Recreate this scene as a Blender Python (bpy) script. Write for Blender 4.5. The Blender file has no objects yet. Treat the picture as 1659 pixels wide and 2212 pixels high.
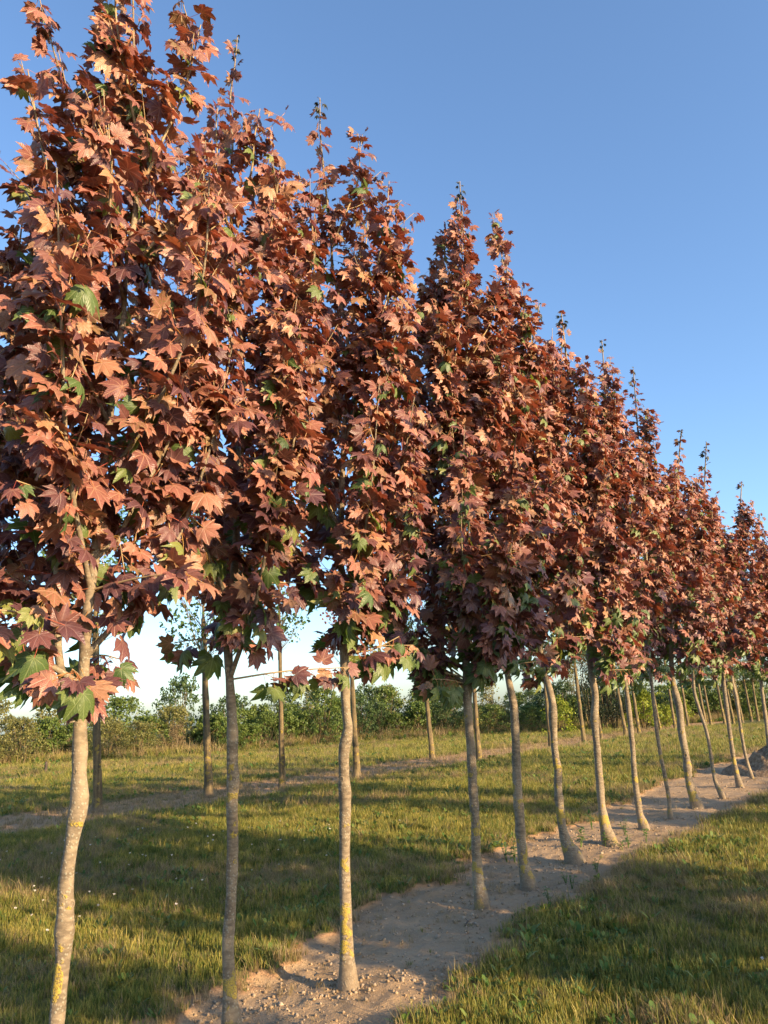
import bpy, math, random
import numpy as np
from mathutils import Vector, Matrix, Euler

sc = bpy.context.scene
col = sc.collection
rng = np.random.default_rng(7)
random.seed(7)

# ------------------------------------------------------------------ camera, sky, sun
CAM_H = 1.6
PW, PH, F = 1659.0, 2212.0, 1661.5          # picture units used for reading the photograph
PITCH = math.atan((1540 - 1106) / F)
ROLL = math.atan(0.045)
cam_d = bpy.data.cameras.new('camera')
cam_d.sensor_fit = 'HORIZONTAL'
cam_d.sensor_width = 26.0
cam_d.lens = 26.0 * F / PW
cam_d.clip_start = 0.05
cam_d.clip_end = 3000
cam = bpy.data.objects.new('camera', cam_d)
CAM_ROT = Matrix.Rotation(math.pi / 2 + PITCH, 3, 'X') @ Matrix.Rotation(-ROLL, 3, 'Z')
cam.matrix_world = Matrix.Translation((0, 0, CAM_H)) @ CAM_ROT.to_4x4()
col.objects.link(cam)
sc.camera = cam

SUN_EL = math.radians(16.5)
SUN_H = np.array([0.81, -0.59]); SUN_H /= np.hypot(*SUN_H)
TO_SUN = np.array([SUN_H[0] * math.cos(SUN_EL), SUN_H[1] * math.cos(SUN_EL), math.sin(SUN_EL)])
w = bpy.data.worlds.new('World')
sc.world = w
w.use_nodes = True
wn = w.node_tree
bg = wn.nodes['Background']
sky = wn.nodes.new('ShaderNodeTexSky')
sky.sky_type = 'NISHITA'
sky.sun_disc = False
sky.sun_elevation = SUN_EL
sky.sun_rotation = math.atan2(SUN_H[0], SUN_H[1])
sky.air_density = 1.0
sky.dust_density = 1.2
sky.ozone_density = 3.6
wn.links.new(sky.outputs[0], bg.inputs[0])
bg.inputs[1].default_value = 0.138
sun_d = bpy.data.lights.new('sun', 'SUN')
sun_d.energy = 5.0
sun_d.color = (1.0, 0.73, 0.42)
sun_d.angle = math.radians(0.5)
sun = bpy.data.objects.new('sun', sun_d)
sun.rotation_euler = Vector(-TO_SUN).to_track_quat('-Z', 'Y').to_euler()
sun.location = (6, -6, 12)
col.objects.link(sun)
sc.view_settings.view_transform = 'Standard'
sc.view_settings.look = 'None'
sc.view_settings.exposure = 1.35
sc.view_settings.gamma = 1
sc.cycles.max_bounces = 6
sc.cycles.transparent_max_bounces = 4

# ------------------------------------------------------------------ reading the photograph
RM = np.array(CAM_ROT)
def ray(x, y):
    return RM @ np.array([(x - PW / 2) / F, -(y - PH / 2) / F, -1.0])
def ground_at(x, y):
    d = ray(x, y)
    return (d * (-CAM_H / d[2]))[:2]
def on_plane(x, y, base, push=0.0):
    """point of the pixel's ray on the upright plane through a tree's foot, facing the viewer"""
    nrm = np.array([base[0], base[1]]) / np.hypot(*base)
    d = ray(x, y)
    t = (np.hypot(*base) + push) / (d[:2] @ nrm)
    return np.array([d[0] * t, d[1] * t, CAM_H + d[2] * t])

# row frame: al = metres along the maple row, dd = metres across it
ROW_DIR = np.array([0.569, 0.822]); ROW_DIR /= np.hypot(*ROW_DIR)
ROW_N = np.array([-ROW_DIR[1], ROW_DIR[0]])
ROW_C = np.array([3.63, 11.33])
def rowco(p):
    q = np.asarray(p, float) - ROW_C
    return q @ ROW_DIR, q @ ROW_N
def rowpt(al, dd):
    return ROW_C + ROW_DIR * al + ROW_N * dd

# ------------------------------------------------------------------ noise
def _hash(ix, iy, s):
    n = (ix.astype(np.int64) * 374761393 + iy.astype(np.int64) * 668265263 + s * 974711) & 0x7fffffff
    n = ((n ^ (n >> 13)) * 1274126177) & 0x7fffffff
    return ((n ^ (n >> 16)) & 0xffff) / 65535.0
def noise2(x, y, s=0):
    x = np.asarray(x, float); y = np.asarray(y, float)
    ix, iy = np.floor(x), np.floor(y)
    fx, fy = x - ix, y - iy
    fx = fx * fx * (3 - 2 * fx); fy = fy * fy * (3 - 2 * fy)
    a, b = _hash(ix, iy, s), _hash(ix + 1, iy, s)
    c, d = _hash(ix, iy + 1, s), _hash(ix + 1, iy + 1, s)
    return (a * (1 - fx) + b * fx) * (1 - fy) + (c * (1 - fx) + d * fx) * fy
def fbm(x, y, s=0, o=3):
    t = 0; a = 0.5
    for i in range(o):
        t = t + a * noise2(x * 2 ** i, y * 2 ** i, s + i); a *= 0.5
    return t / (1 - 0.5 ** o)
def smooth(a, b, x):
    t = np.clip((x - a) / (b - a), 0, 1)
    return t * t * (3 - 2 * t)

def soil_mask(x, y):
    """1 = bare soil, 0 = turf"""
    x = np.asarray(x, float); y = np.asarray(y, float)
    al = (x - ROW_C[0]) * ROW_DIR[0] + (y - ROW_C[1]) * ROW_DIR[1]
    dd = (x - ROW_C[0]) * ROW_N[0] + (y - ROW_C[1]) * ROW_N[1]
    wob = (fbm(x * 1.1, y * 1.1, 3) - 0.5) * 0.8 + (fbm(x * 6, y * 6, 9, 2) - 0.5) * 0.42
    left = 0.85 + np.where(al > -6, np.clip((al + 6) * 0.05, 0, 0.6), np.clip((al + 6) * 0.16, -.45, 0))
    right = -0.52 - np.clip((-al - 5.5) * 0.10, 0, 0.4)
    m1 = smooth(0.10, -0.10, dd + wob - left) * smooth(-0.10, 0.10, dd + wob * 0.7 - right)
    wob2 = (fbm(x * 0.7, y * 0.7, 21) - 0.5) * 1.2
    m2 = smooth(0.25, -0.25, dd + wob2 - 11.8) * smooth(-0.25, 0.25, dd + wob2 * 0.5 - 9.0)
    m3 = smooth(0.3, -0.3, dd + wob2 - 23.6) * smooth(-0.3, 0.3, dd + wob2 - 22.4)
    return np.maximum(m1, np.maximum(m2 * 0.5, m3 * 0.45))
def ground_z(x, y):
    x = np.asarray(x, float); y = np.asarray(y, float)
    r = np.hypot(x, y)
    near = np.clip(1 - (r - 20) / 30, 0, 1)
    m = soil_mask(x, y)
    z = (fbm(x * 0.5, y * 0.5, 31, 2) - 0.5) * 0.05
    z = z + ((fbm(x * 3.5, y * 3.5, 41, 3) - 0.5) * 0.05 + (noise2(x * 14, y * 14, 47) - 0.5) * 0.022 + (noise2(x * 9, y * 9, 49) - 0.5) * 0.02 * m) * near
    z = z - 0.035 * m * near
    return z

# ------------------------------------------------------------------ node helpers
class NT:
    def __init__(s, name):
        s.m = bpy.data.materials.new(name); s.m.use_nodes = True
        s.t = s.m.node_tree; s.t.nodes.clear()
        s.out = s.t.nodes.new('ShaderNodeOutputMaterial')
    def n(s, kind, **kw):
        nd = s.t.nodes.new('ShaderNode' + kind)
        for k, v in kw.items():
            setattr(nd, k, v)
        return nd
    def l(s, a, b):
        s.t.links.new(a, b)
    def val(s, nd, i, v):
        if hasattr(v, 'is_output') or isinstance(v, bpy.types.NodeSocket):
            s.l(v, nd.inputs[i])
        else:
            nd.inputs[i].default_value = v
    def math(s, op, a, b=0.0, c=None, clamp=False):
        nd = s.n('Math', operation=op); nd.use_clamp = clamp
        s.val(nd, 0, a); s.val(nd, 1, b)
        if c is not None: s.val(nd, 2, c)
        return nd.outputs[0]
    def mix(s, fac, a, b):
        nd = s.n('Mix', data_type='RGBA')
        s.val(nd, 0, fac)
        for i, v in ((6, a), (7, b)):
            if isinstance(v, tuple): nd.inputs[i].default_value = (*v, 1)
            else: s.l(v, nd.inputs[i])
        return nd.outputs[2]
    def step(s, v, lo, hi):
        nd = s.n('MapRange', interpolation_type='SMOOTHSTEP')
        s.val(nd, 0, v); nd.inputs[1].default_value = lo; nd.inputs[2].default_value = hi
        return nd.outputs[0]
    def noise(s, scale, detail=3, vec=None, rough=0.55):
        nd = s.n('TexNoise'); nd.inputs['Scale'].default_value = scale
        nd.inputs['Detail'].default_value = detail; nd.inputs['Roughness'].default_value = rough
        if vec is not None: s.l(vec, nd.inputs['Vector'])
        return nd.outputs[0]
    def pos(s):
        return s.n('NewGeometry').outputs['Position']
    def scaled(s, vec, sx, sy, sz):
        nd = s.n('VectorMath', operation='MULTIPLY'); s.l(vec, nd.inputs[0]); nd.inputs[1].default_value = (sx, sy, sz)
        return nd.outputs[0]
    def finish(s, color, rough=0.8, bump=None, bstr=0.3, bdist=0.01, transl=0.0, tcol=None, spec=0.3):
        p = s.n('BsdfPrincipled')
        if isinstance(color, tuple): p.inputs['Base Color'].default_value = (*color, 1)
        else: s.l(color, p.inputs['Base Color'])
        s.val(p, p.inputs.find('Roughness'), rough)
        p.inputs['Specular IOR Level'].default_value = spec
        if bump is not None:
            b = s.n('Bump'); b.inputs['Strength'].default_value = bstr; b.inputs['Distance'].default_value = bdist
            s.l(bump, b.inputs['Height']); s.l(b.outputs[0], p.inputs['Normal'])
        sh = p.outputs[0]
        if transl:
            t = s.n('BsdfTranslucent')
            if tcol is None: s.l(color, t.inputs[0])
            elif isinstance(tcol, tuple): t.inputs[0].default_value = (*tcol, 1)
            else: s.l(tcol, t.inputs[0])
            mx = s.n('MixShader'); mx.inputs[0].default_value = transl
            s.l(sh, mx.inputs[1]); s.l(t.outputs[0], mx.inputs[2]); sh = mx.outputs[0]
        s.l(sh, s.out.inputs[0])
        return s.m

def rnd_value(t):
    """one random number for each leaf, whether it is an object of its own or an island of a crown"""
    a = t.n('NewGeometry').outputs['Random Per Island']
    b = t.n('ObjectInfo').outputs['Random']
    return t.math('FRACT', t.math('ADD', a, b))

def leaf_material(name, c1, c2, c3, vein, transl, tmul, flush=None):
    t = NT(name)
    r = rnd_value(t)
    c = t.mix(t.step(r, 0.0, 0.75), c1, c2)
    c = t.mix(t.step(r, 0.78, 1.0), c, c3)
    uv = t.n('UVMap').outputs[0]
    sx = t.n('SeparateXYZ'); t.l(uv, sx.inputs[0])
    x, y = sx.outputs[0], sx.outputs[1]
    ang = t.math('ABSOLUTE', t.math('ARCTAN2', x, y))
    pp = t.math('PINGPONG', ang, math.radians(20.5))
    rad = t.math('SQRT', t.math('ADD', t.math('MULTIPLY', x, x), t.math('MULTIPLY', y, y)))
    dist = t.math('MULTIPLY', rad, t.math('SINE', pp))
    v = t.math('SUBTRACT', 1.0, t.step(dist, 0.006, 0.030))
    chev = t.math('SINE', t.math('MULTIPLY', t.math('SUBTRACT', rad, t.math('MULTIPLY', pp, 0.9)), 46))
    chev2 = t.math('MULTIPLY', t.step(chev, 0.80, 1.0), 0.30)
    blot = t.noise(9, 3, t.n('TexCoord').outputs['Object'])
    c = t.mix(t.math('MULTIPLY', t.step(blot, 0.45, 0.75), 0.35), c, tuple(0.55 * q for q in c1))
    if flush:
        some = t.math('MULTIPLY', t.step(t.math('FRACT', t.math('MULTIPLY', r, 7.31)), 0.72, 0.9), t.step(blot, 0.36, 0.6))
        c = t.mix(t.math('MULTIPLY', some, 0.7), c, flush)
    c = t.mix(t.math('MAXIMUM', t.math('MULTIPLY', v, 0.75), chev2), c, vein)
    hgt = t.math('ADD', t.math('MULTIPLY', v, -1.0), t.math('MULTIPLY', chev, 0.15))
    tc = t.n('Mix', data_type='RGBA', blend_type='MULTIPLY'); tc.inputs[0].default_value = 1
    t.l(c, tc.inputs[6]); tc.inputs[7].default_value = (*tmul, 1)
    return t.finish(c, 0.42, hgt, 0.5, 0.004, transl, tc.outputs[2], 0.45)

M_RED = leaf_material('maple_leaf_red', (0.145, 0.050, 0.044), (0.292, 0.118, 0.082), (0.37, 0.20, 0.105), (0.38, 0.21, 0.135), 0.16, (1.7, 0.8, 0.5), (0.15, 0.115, 0.042))
M_GREEN = leaf_material('maple_leaf_green', (0.065, 0.110, 0.030), (0.125, 0.160, 0.040), (0.22, 0.225, 0.050), (0.20, 0.24, 0.10), 0.25, (1.3, 1.6, 0.6))
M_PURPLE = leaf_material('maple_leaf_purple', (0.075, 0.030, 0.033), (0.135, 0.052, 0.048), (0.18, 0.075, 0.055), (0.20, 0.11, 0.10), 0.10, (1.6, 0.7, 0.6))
M_YOUNG = leaf_material('maple_leaf_young', (0.020, 0.024, 0.012), (0.045, 0.045, 0.020), (0.09, 0.035, 0.022), (0.10, 0.09, 0.04), 0.1, (1.2, 1.2, 0.5))

t = NT('leaf_stalk'); r = rnd_value(t)
M_STALK = t.finish(t.mix(r, (0.36, 0.055, 0.045), (0.42, 0.24, 0.06)), 0.45)

def bark_material(name, base, dark, lich, yellow, furrow, yscale=1.0):
    t = NT(name)
    p = t.pos()
    oi = t.n('ObjectInfo').outputs['Random']
    off = t.n('VectorMath', operation='ADD'); t.l(p, off.inputs[0])
    cx = t.n('CombineXYZ'); t.l(t.math('MULTIPLY', oi, 37.0), cx.inputs[0]); t.l(t.math('MULTIPLY', oi, 91.0), cx.inputs[2]); t.l(cx.outputs[0], off.inputs[1])
    q = off.outputs[0]
    rings = t.noise(16, 5, t.scaled(q, 1.3, 1.3, 3.2 * yscale))
    big = t.noise(5, 3, q)
    fine = t.noise(120, 4, q)
    c = t.mix(t.step(rings, 0.35, 0.68), dark, base)
    c = t.mix(t.math('MULTIPLY', t.step(big, 0.4, 0.7), 0.5), c, tuple(min(1, v * 1.35) for v in base))
    vor = t.n('TexVoronoi'); vor.inputs['Scale'].default_value = 62; t.l(q, vor.inputs['Vector'])
    spot = t.math('MULTIPLY', t.math('SUBTRACT', 1.0, t.step(vor.outputs['Distance'], 0.22, 0.42)), t.step(t.noise(7, 3, q), 0.36, 0.55))
    c = t.mix(t.math('MULTIPLY', spot, 0.45), c, lich)
    zz = t.n('SeparateXYZ'); t.l(p, zz.inputs[0])
    low = t.math('SUBTRACT', 1.0, t.step(zz.outputs[2], 0.15, 1.5))
    yn = t.math('ADD', t.noise(8.5, 4, t.scaled(q, 1, 1, 1.1)), t.math('MULTIPLY', low, 0.085))
    ym = t.math('MULTIPLY', t.step(yn, 0.64, 0.675), t.step(fine, 0.3, 0.55))
    c = t.mix(t.math('MULTIPLY', ym, 0.9), c, yellow)
    foot = t.math('MULTIPLY', t.math('SUBTRACT', 1.0, t.step(zz.outputs[2], 0.02, 0.16)), 0.6)
    c = t.mix(foot, c, (0.20, 0.15, 0.10))
    h = t.math('ADD', t.math('MULTIPLY', rings, furrow), t.math('ADD', t.math('MULTIPLY', fine, 0.35), t.math('ADD', t.math('MULTIPLY', spot, 0.4), t.math('MULTIPLY', ym, 0.9))))
    return t.finish(c, 0.85, h, 0.7, 0.006, spec=0.2)
M_BARK = bark_material('maple_bark', (0.235, 0.185, 0.125), (0.125, 0.096, 0.066), (0.34, 0.33, 0.26), (0.36, 0.265, 0.045), 0.7)
M_BARK2 = bark_material('rough_bark', (0.17, 0.125, 0.065), (0.06, 0.045, 0.028), (0.22, 0.21, 0.11), (0.30, 0.22, 0.04), 2.2, 0.03)
t = NT('young_twig'); nz = t.noise(40, 2)
M_TWIG = t.finish(t.mix(nz, (0.22, 0.14, 0.07), (0.40, 0.31, 0.17)), 0.6)

def grass_material(name, cols, tip, transl=0.3):
    t = NT(name)
    p = t.pos()
    a = t.noise(0.55, 3, p); b = t.noise(5.0, 4, p)
    oi = t.n('ObjectInfo').outputs['Random']
    isl = t.n('NewGeometry').outputs['Random Per Island']
    k = t.math('ADD', t.math('ADD', t.math('MULTIPLY', a, 0.45), t.math('MULTIPLY', b, 0.65)), t.math('MULTIPLY', t.math('SUBTRACT', t.math('FRACT', t.math('ADD', oi, isl)), 0.5), 0.45))
    c = t.mix(t.step(k, 0.30, 0.55), cols[0], cols[1])
    c = t.mix(t.step(k, 0.55, 0.85), c, cols[2])
    uv = t.n('UVMap').outputs[0]
    sx = t.n('SeparateXYZ'); t.l(uv, sx.inputs[0])
    c = t.mix(t.math('MULTIPLY', t.step(sx.outputs[1], 0.55, 1.0), 0.55), c, tip)
    return t.finish(c, 0.55, transl=transl, spec=0.3)
M_GRASS = grass_material('turf_blades', ((0.050, 0.100, 0.014), (0.140, 0.155, 0.026), (0.33, 0.265, 0.060)), (0.50, 0.39, 0.10))  # dry tips, with extra paleness painted in for sunlit blade tops
M_STRAW = grass_material('dry_blades', ((0.16, 0.115, 0.05), (0.26, 0.19, 0.09), (0.34, 0.25, 0.13)), (0.38, 0.29, 0.15))
M_BROAD = grass_material('broad_weed_leaf', ((0.055, 0.12, 0.02), (0.09, 0.16, 0.03), (0.17, 0.21, 0.05)), (0.12, 0.17, 0.04))
t = NT('clover_flower'); M_CLOVER = t.finish((0.62, 0.57, 0.50), 0.7, transl=0.2, tcol=(0.6, 0.5, 0.4))

def ground_material():
    t = NT('ground_surface')
    p = t.pos()
    at = t.n('Attribute', attribute_name='soil').outputs['Fac']
    n1 = t.noise(1.6, 5, p); n2 = t.noise(16, 5, p, 0.7); n3 = t.noise(90, 3, p, 0.6)
    soil = t.mix(t.step(n1, 0.3, 0.7), (0.31, 0.212, 0.122), (0.395, 0.275, 0.165))
    soil = t.mix(t.math('MULTIPLY', t.step(n2, 0.45, 0.7), 0.6), soil, (0.26, 0.185, 0.12))
    vor = t.n('TexVoronoi'); vor.inputs['Scale'].default_value = 58; t.l(p, vor.inputs['Vector'])
    grit = t.math('MULTIPLY', t.math('SUBTRACT', 1.0, t.step(vor.outputs['Distance'], 0.15, 0.32)), t.step(n3, 0.46, 0.58))
    soil = t.mix(t.math('MULTIPLY', grit, 0.7), soil, (0.52, 0.42, 0.31))
    turf = t.mix(t.step(t.noise(0.6, 4, p), 0.35, 0.65), (0.055, 0.075, 0.020), (0.135, 0.13, 0.042))
    turf = t.mix(t.step(n2, 0.42, 0.72), turf, (0.13, 0.11, 0.042))
    dry = t.step(at, 0.02, 0.35)
    c = t.mix(dry, turf, (0.40, 0.235, 0.125))
    c = t.mix(t.step(at, 0.35, 0.85), c, soil)
    h = t.math('ADD', t.math('MULTIPLY', n2, 1.0), t.math('ADD', t.math('MULTIPLY', n3, 0.35), t.math('MULTIPLY', grit, 0.5)))
    return t.finish(c, 0.95, h, 0.9, 0.02, spec=0.1)
M_GROUND = ground_material()
t = NT('pale_stone'); oi = t.n('ObjectInfo').outputs['Random']
st = t.mix(oi, (0.30, 0.225, 0.15), (0.47, 0.37, 0.265)); sn = t.noise(60, 4)
M_STONE = t.finish(t.mix(t.math('MULTIPLY', t.step(sn, 0.4, 0.7), 0.5), st, (0.17, 0.13, 0.10)), 0.9, sn, 0.5, 0.004)
t = NT('dead_stick'); M_STICK = t.finish((0.10, 0.075, 0.055), 0.9)

def far_leaf(name, a, b, transl=0.3):
    t = NT(name); r = rnd_value(t)
    n = t.noise(1.3, 2, t.pos())
    k = t.math('ADD', t.math('MULTIPLY', r, 0.6), t.math('MULTIPLY', n, 0.45))
    return t.finish(t.mix(t.step(k, 0.15, 0.85), a, b), 0.5, transl=transl, spec=0.3)
M_FAR = [far_leaf('far_leaf_mid', (0.065, 0.115, 0.022), (0.145, 0.185, 0.042)),
         far_leaf('far_leaf_olive', (0.10, 0.11, 0.030), (0.21, 0.195, 0.060)),
         far_leaf('far_leaf_deep', (0.045, 0.085, 0.026), (0.085, 0.125, 0.036)),
         far_leaf('far_leaf_dry', (0.13, 0.095, 0.045), (0.22, 0.16, 0.075)),
         far_leaf('far_leaf_bright', (0.14, 0.20, 0.022), (0.30, 0.33, 0.035), 0.4),
         far_leaf('far_leaf_cedar', (0.014, 0.026, 0.012), (0.035, 0.045, 0.018), 0.1)]
M_ROW2 = far_leaf('row_tree_leaf', (0.045, 0.095, 0.025), (0.10, 0.16, 0.045), 0.35)
M_PINK = far_leaf('row_tree_leaf_red', (0.12, 0.035, 0.035), (0.20, 0.07, 0.06), 0.25)

# ------------------------------------------------------------------ mesh helpers
class MB:
    """collects triangles and makes ONE mesh of them"""
    def __init__(s):
        s.v = []; s.f = []; s.m = []; s.u = []; s.n = 0
    def add(s, v, f, mat=0, uv=None):
        v = np.asarray(v, float).reshape(-1, 3); f = np.asarray(f, int).reshape(-1, 3)
        s.v.append(v); s.f.append(f + s.n); s.n += len(v)
        s.m.append(np.full(len(f), mat, int) if np.isscalar(mat) else np.asarray(mat, int))
        s.u.append(np.zeros((len(v), 2)) if uv is None else np.asarray(uv, float))
    def many(s, shape, R, T):
        """shape repeated with rotation-scale matrices R (n,3,3) and offsets T (n,3)"""
        v, f, m, u = shape
        n = len(R)
        if n == 0: return
        vv = np.einsum('nij,kj->nki', R, v) + T[:, None, :]
        ff = f[None] + (np.arange(n) * len(v))[:, None, None]
        s.add(vv.reshape(-1, 3), ff.reshape(-1, 3), np.tile(m, n), np.tile(u, (n, 1)))
    def mesh(s, name, mats, smooth_shade=True):
        me = bpy.data.meshes.new(name)
        v = np.concatenate(s.v); f = np.concatenate(s.f); m = np.concatenate(s.m); u = np.concatenate(s.u)
        me.vertices.add(len(v)); me.vertices.foreach_set('co', v.astype(np.float32).ravel())
        me.loops.add(len(f) * 3); me.loops.foreach_set('vertex_index', f.astype(np.int32).ravel())
        me.polygons.add(len(f))
        me.polygons.foreach_set('loop_start', np.arange(0, len(f) * 3, 3, dtype=np.int32))
        me.polygons.foreach_set('loop_total', np.full(len(f), 3, dtype=np.int32))
        for q in mats: me.materials.append(q)
        me.polygons.foreach_set('material_index', m.astype(np.int32))
        me.polygons.foreach_set('use_smooth', np.full(len(f), smooth_shade))
        ul = me.uv_layers.new(name='UVMap')
        ul.data.foreach_set('uv', u[f.ravel()].astype(np.float32).ravel())
        me.update(); me.validate()
        return me
    def shape(s):
        return np.concatenate(s.v), np.concatenate(s.f), np.concatenate(s.m), np.concatenate(s.u)

def link(name, data, parent=None, **props):
    o = bpy.data.objects.new(name, data)
    col.objects.link(o)
    if parent is not None: o.parent = parent
    for k, v in props.items(): o[k] = v
    return o
def thing(name, loc, label, cat, group=None):
    o = link(name, None, label=label, category=cat)
    o.empty_display_size = 0.2
    o.location = loc
    if group: o['group'] = group
    return o

def norm(a):
    return a / np.maximum(np.linalg.norm(a, axis=-1, keepdims=True), 1e-9)

def resample(P, R, step):
    P = np.asarray(P, float); R = np.asarray(R, float)
    d = np.r_[0, np.cumsum(np.linalg.norm(np.diff(P, axis=0), axis=1))]
    n = max(3, int(d[-1] / step) + 1)
    s = np.linspace(0, d[-1], n)
    # Catmull-Rom-like smoothing by cubic Hermite on each coordinate
    tan = np.gradient(P, d, axis=0)
    i = np.clip(np.searchsorted(d, s, side='right') - 1, 0, len(d) - 2)
    h = (d[i + 1] - d[i]); t = ((s - d[i]) / h)[:, None]; h = h[:, None]
    Q = (2*t**3-3*t**2+1)*P[i] + (t**3-2*t**2+t)*h*tan[i] + (-2*t**3+3*t**2)*P[i+1] + (t**3-t**2)*h*tan[i+1]
    return Q, np.interp(s, d, R), s

def tube(mb, P, R, sides=8, mat=0, rough=0.0, flare=0.0):
    P = np.asarray(P, float); n = len(P)
    T = norm(np.gradient(P, axis=0))
    a = np.array([0.3, 0.9, 0.1]) if abs(T[0][2]) > 0.7 else np.array([0, 0, 1.0])
    V = []; th = np.linspace(0, 2 * math.pi, sides, endpoint=False)
    for i in range(n):
        u = a - T[i] * (a @ T[i]); u /= np.linalg.norm(u); a = u
        b = np.cross(T[i], u)
        r = R[i] * np.ones(sides)
        if rough:
            r = r * (1 + rough * (noise2(th * 1.3 + P[0][0] * 7, np.full(sides, i * 0.45 + P[0][1] * 5), 5) - 0.5) * 2)
        if flare:
            k = math.exp(-i * 0.9)
            r = r * (1 + flare * k * (0.5 + 0.5 * np.sin(th * 4 + P[0][0] * 9)))
        V.append(P[i] + np.outer(np.cos(th) * r, u) + np.outer(np.sin(th) * r, b))
    V.append(P[-1][None] + T[-1] * R[-1] * 0.6)
    V = np.concatenate(V)
    Fq = []
    for i in range(n - 1):
        j = np.arange(sides); k = (j + 1) % sides
        Fq.append(np.stack([i*sides+j, i*sides+k, (i+1)*sides+k], 1)); Fq.append(np.stack([i*sides+j, (i+1)*sides+k, (i+1)*sides+j], 1))
    j = np.arange(sides); k = (j + 1) % sides
    Fq.append(np.stack([(n-1)*sides+j, (n-1)*sides+k, np.full(sides, n*sides)], 1))
    mb.add(V, np.concatenate(Fq), mat)

# ------------------------------------------------------------------ ground
def make_ground():
    rr = np.r_[0.02, np.geomspace(0.5, 2.4, 12)[:-1], np.geomspace(2.4, 70, 410), np.geomspace(74, 1500, 40)]
    aa = np.r_[np.linspace(-math.pi, -0.72, 40)[:-1], np.linspace(-0.72, 0.72, 300), np.linspace(0.72, math.pi, 40)[1:-1]]
    A, Rr = np.meshgrid(aa, rr)
    X = np.sin(A) * Rr; Y = np.cos(A) * Rr
    Z = ground_z(X, Y) * np.clip(1 - (Rr - 60) / 60, 0, 1) - np.clip(Rr - 110, 0, None) * 0.004
    nr, na = X.shape
    V = np.stack([X, Y, Z], -1).reshape(-1, 3)
    i, j = np.meshgrid(np.arange(nr - 1), np.arange(na), indexing='ij')
    k = (j + 1) % na
    a, b, c, d = i*na+j, i*na+k, (i+1)*na+k, (i+1)*na+j
    Fc = np.concatenate([np.stack([a, c, b], -1).reshape(-1, 3), np.stack([a, d, c], -1).reshape(-1, 3)])
    mb = MB(); mb.add(V, Fc)
    me = mb.mesh('ground', [M_GROUND])
    at = me.attributes.new('soil', 'FLOAT', 'POINT')
    at.data.foreach_set('value', soil_mask(V[:, 0], V[:, 1]).astype(np.float32))
    link('ground', me, kind='structure')
make_ground()

# ------------------------------------------------------------------ maple leaf shapes
HALF = [(0, 1.0), (7, .80), (11, .83), (16, .68), (22, .63), (28, .74), (33, .80), (40, .96), (46, .80), (52, .81), (59, .64),
        (66, .57), (74, .65), (83, .78), (91, .62), (101, .58), (118, .45), (142, .36), (165, .22)]
HALF_LOW = [(0, 1.0), (10, .82), (22, .63), (31, .78), (40, .96), (52, .80), (66, .57), (83, .78), (101, .56), (140, .36)]
def leaf_shape(seed, half, mat_blade, mat_stalk, curl=0.25, fold=0.25, low=False):
    r = np.random.default_rng(seed)
    pts = [(-a, q) for a, q in half[:0:-1]] + list(half)
    th = np.radians([p[0] for p in pts]); q = np.array([p[1] for p in pts]) * (1 + r.normal(0, .035, len(pts)))
    out = np.stack([np.sin(th) * q * 1.02, np.cos(th) * q], 1)
    ring_a = np.radians([-120, -82, -61, -41, -20, 0, 20, 41, 61, 82, 120]) if not low else np.radians([-82, -41, 0, 41, 82])
    ring = np.stack([np.sin(ring_a), np.cos(ring_a)], 1) * (0.36 if not low else 0.3)
    P2 = np.concatenate([[[0, 0]], ring, out])
    nr, no = len(ring), len(out)
    Fc = []
    for i in range(nr - 1): Fc.append((0, 2 + i, 1 + i))
    idx = [int(np.argmin(abs(ring_a - t_))) for t_ in th]
    for i in range(no - 1):
        a, b = 1 + idx[i], 1 + idx[i + 1]; o1, o2 = 1 + nr + i, 2 + nr + i
        Fc.append((a, o2, o1))
        if a != b:
            for m_ in range(idx[i], idx[i + 1]): Fc.append((1 + m_, 2 + m_, o2))
    Fc += [(0, 1, 1 + nr), (0, nr + no, nr)]
    ang = np.arctan2(P2[:, 0], P2[:, 1]); rad = np.hypot(*P2.T)
    pp = np.abs(((np.abs(ang) / math.radians(41)) % 1.0) - 0.5) * 2          # 1 on a vein, 0 in a sinus
    z = -curl * rad ** 2 * (0.6 + 0.6 * np.abs(P2[:, 0])) + fold * rad * (1 - pp) * 0.35
    bend = r.normal(0, .12); z = z + bend * P2[:, 0] * rad + r.normal(0, .03, len(rad)) * rad
    V = np.stack([P2[:, 0], P2[:, 1], z], 1)
    mb = MB()
    L = r.uniform(0.7, 1.15); up = r.uniform(0.1, 0.45); sd = r.normal(0, .18)
    s_ = np.linspace(0, 1, 4 if not low else 3)
    C = np.stack([sd * s_ ** 1.5, -L * s_, up * s_ * (2 - s_) * 0.7 - 0.0], 1)
    if low: tube(mb, C, np.full(len(C), 0.016), 3, mat_stalk)
    else: tube(mb, C, np.linspace(0.012, 0.017, len(C)), 4, mat_stalk)
    n0 = mb.n
    mb.add(V, np.array(Fc), mat_blade, P2)
    v, f, m, u = mb.shape()
    f = f.copy(); f[f == n0] = 0          # blade joined to its stalk: one island, one tint
    return (v, f, m, u), C[-1]

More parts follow.
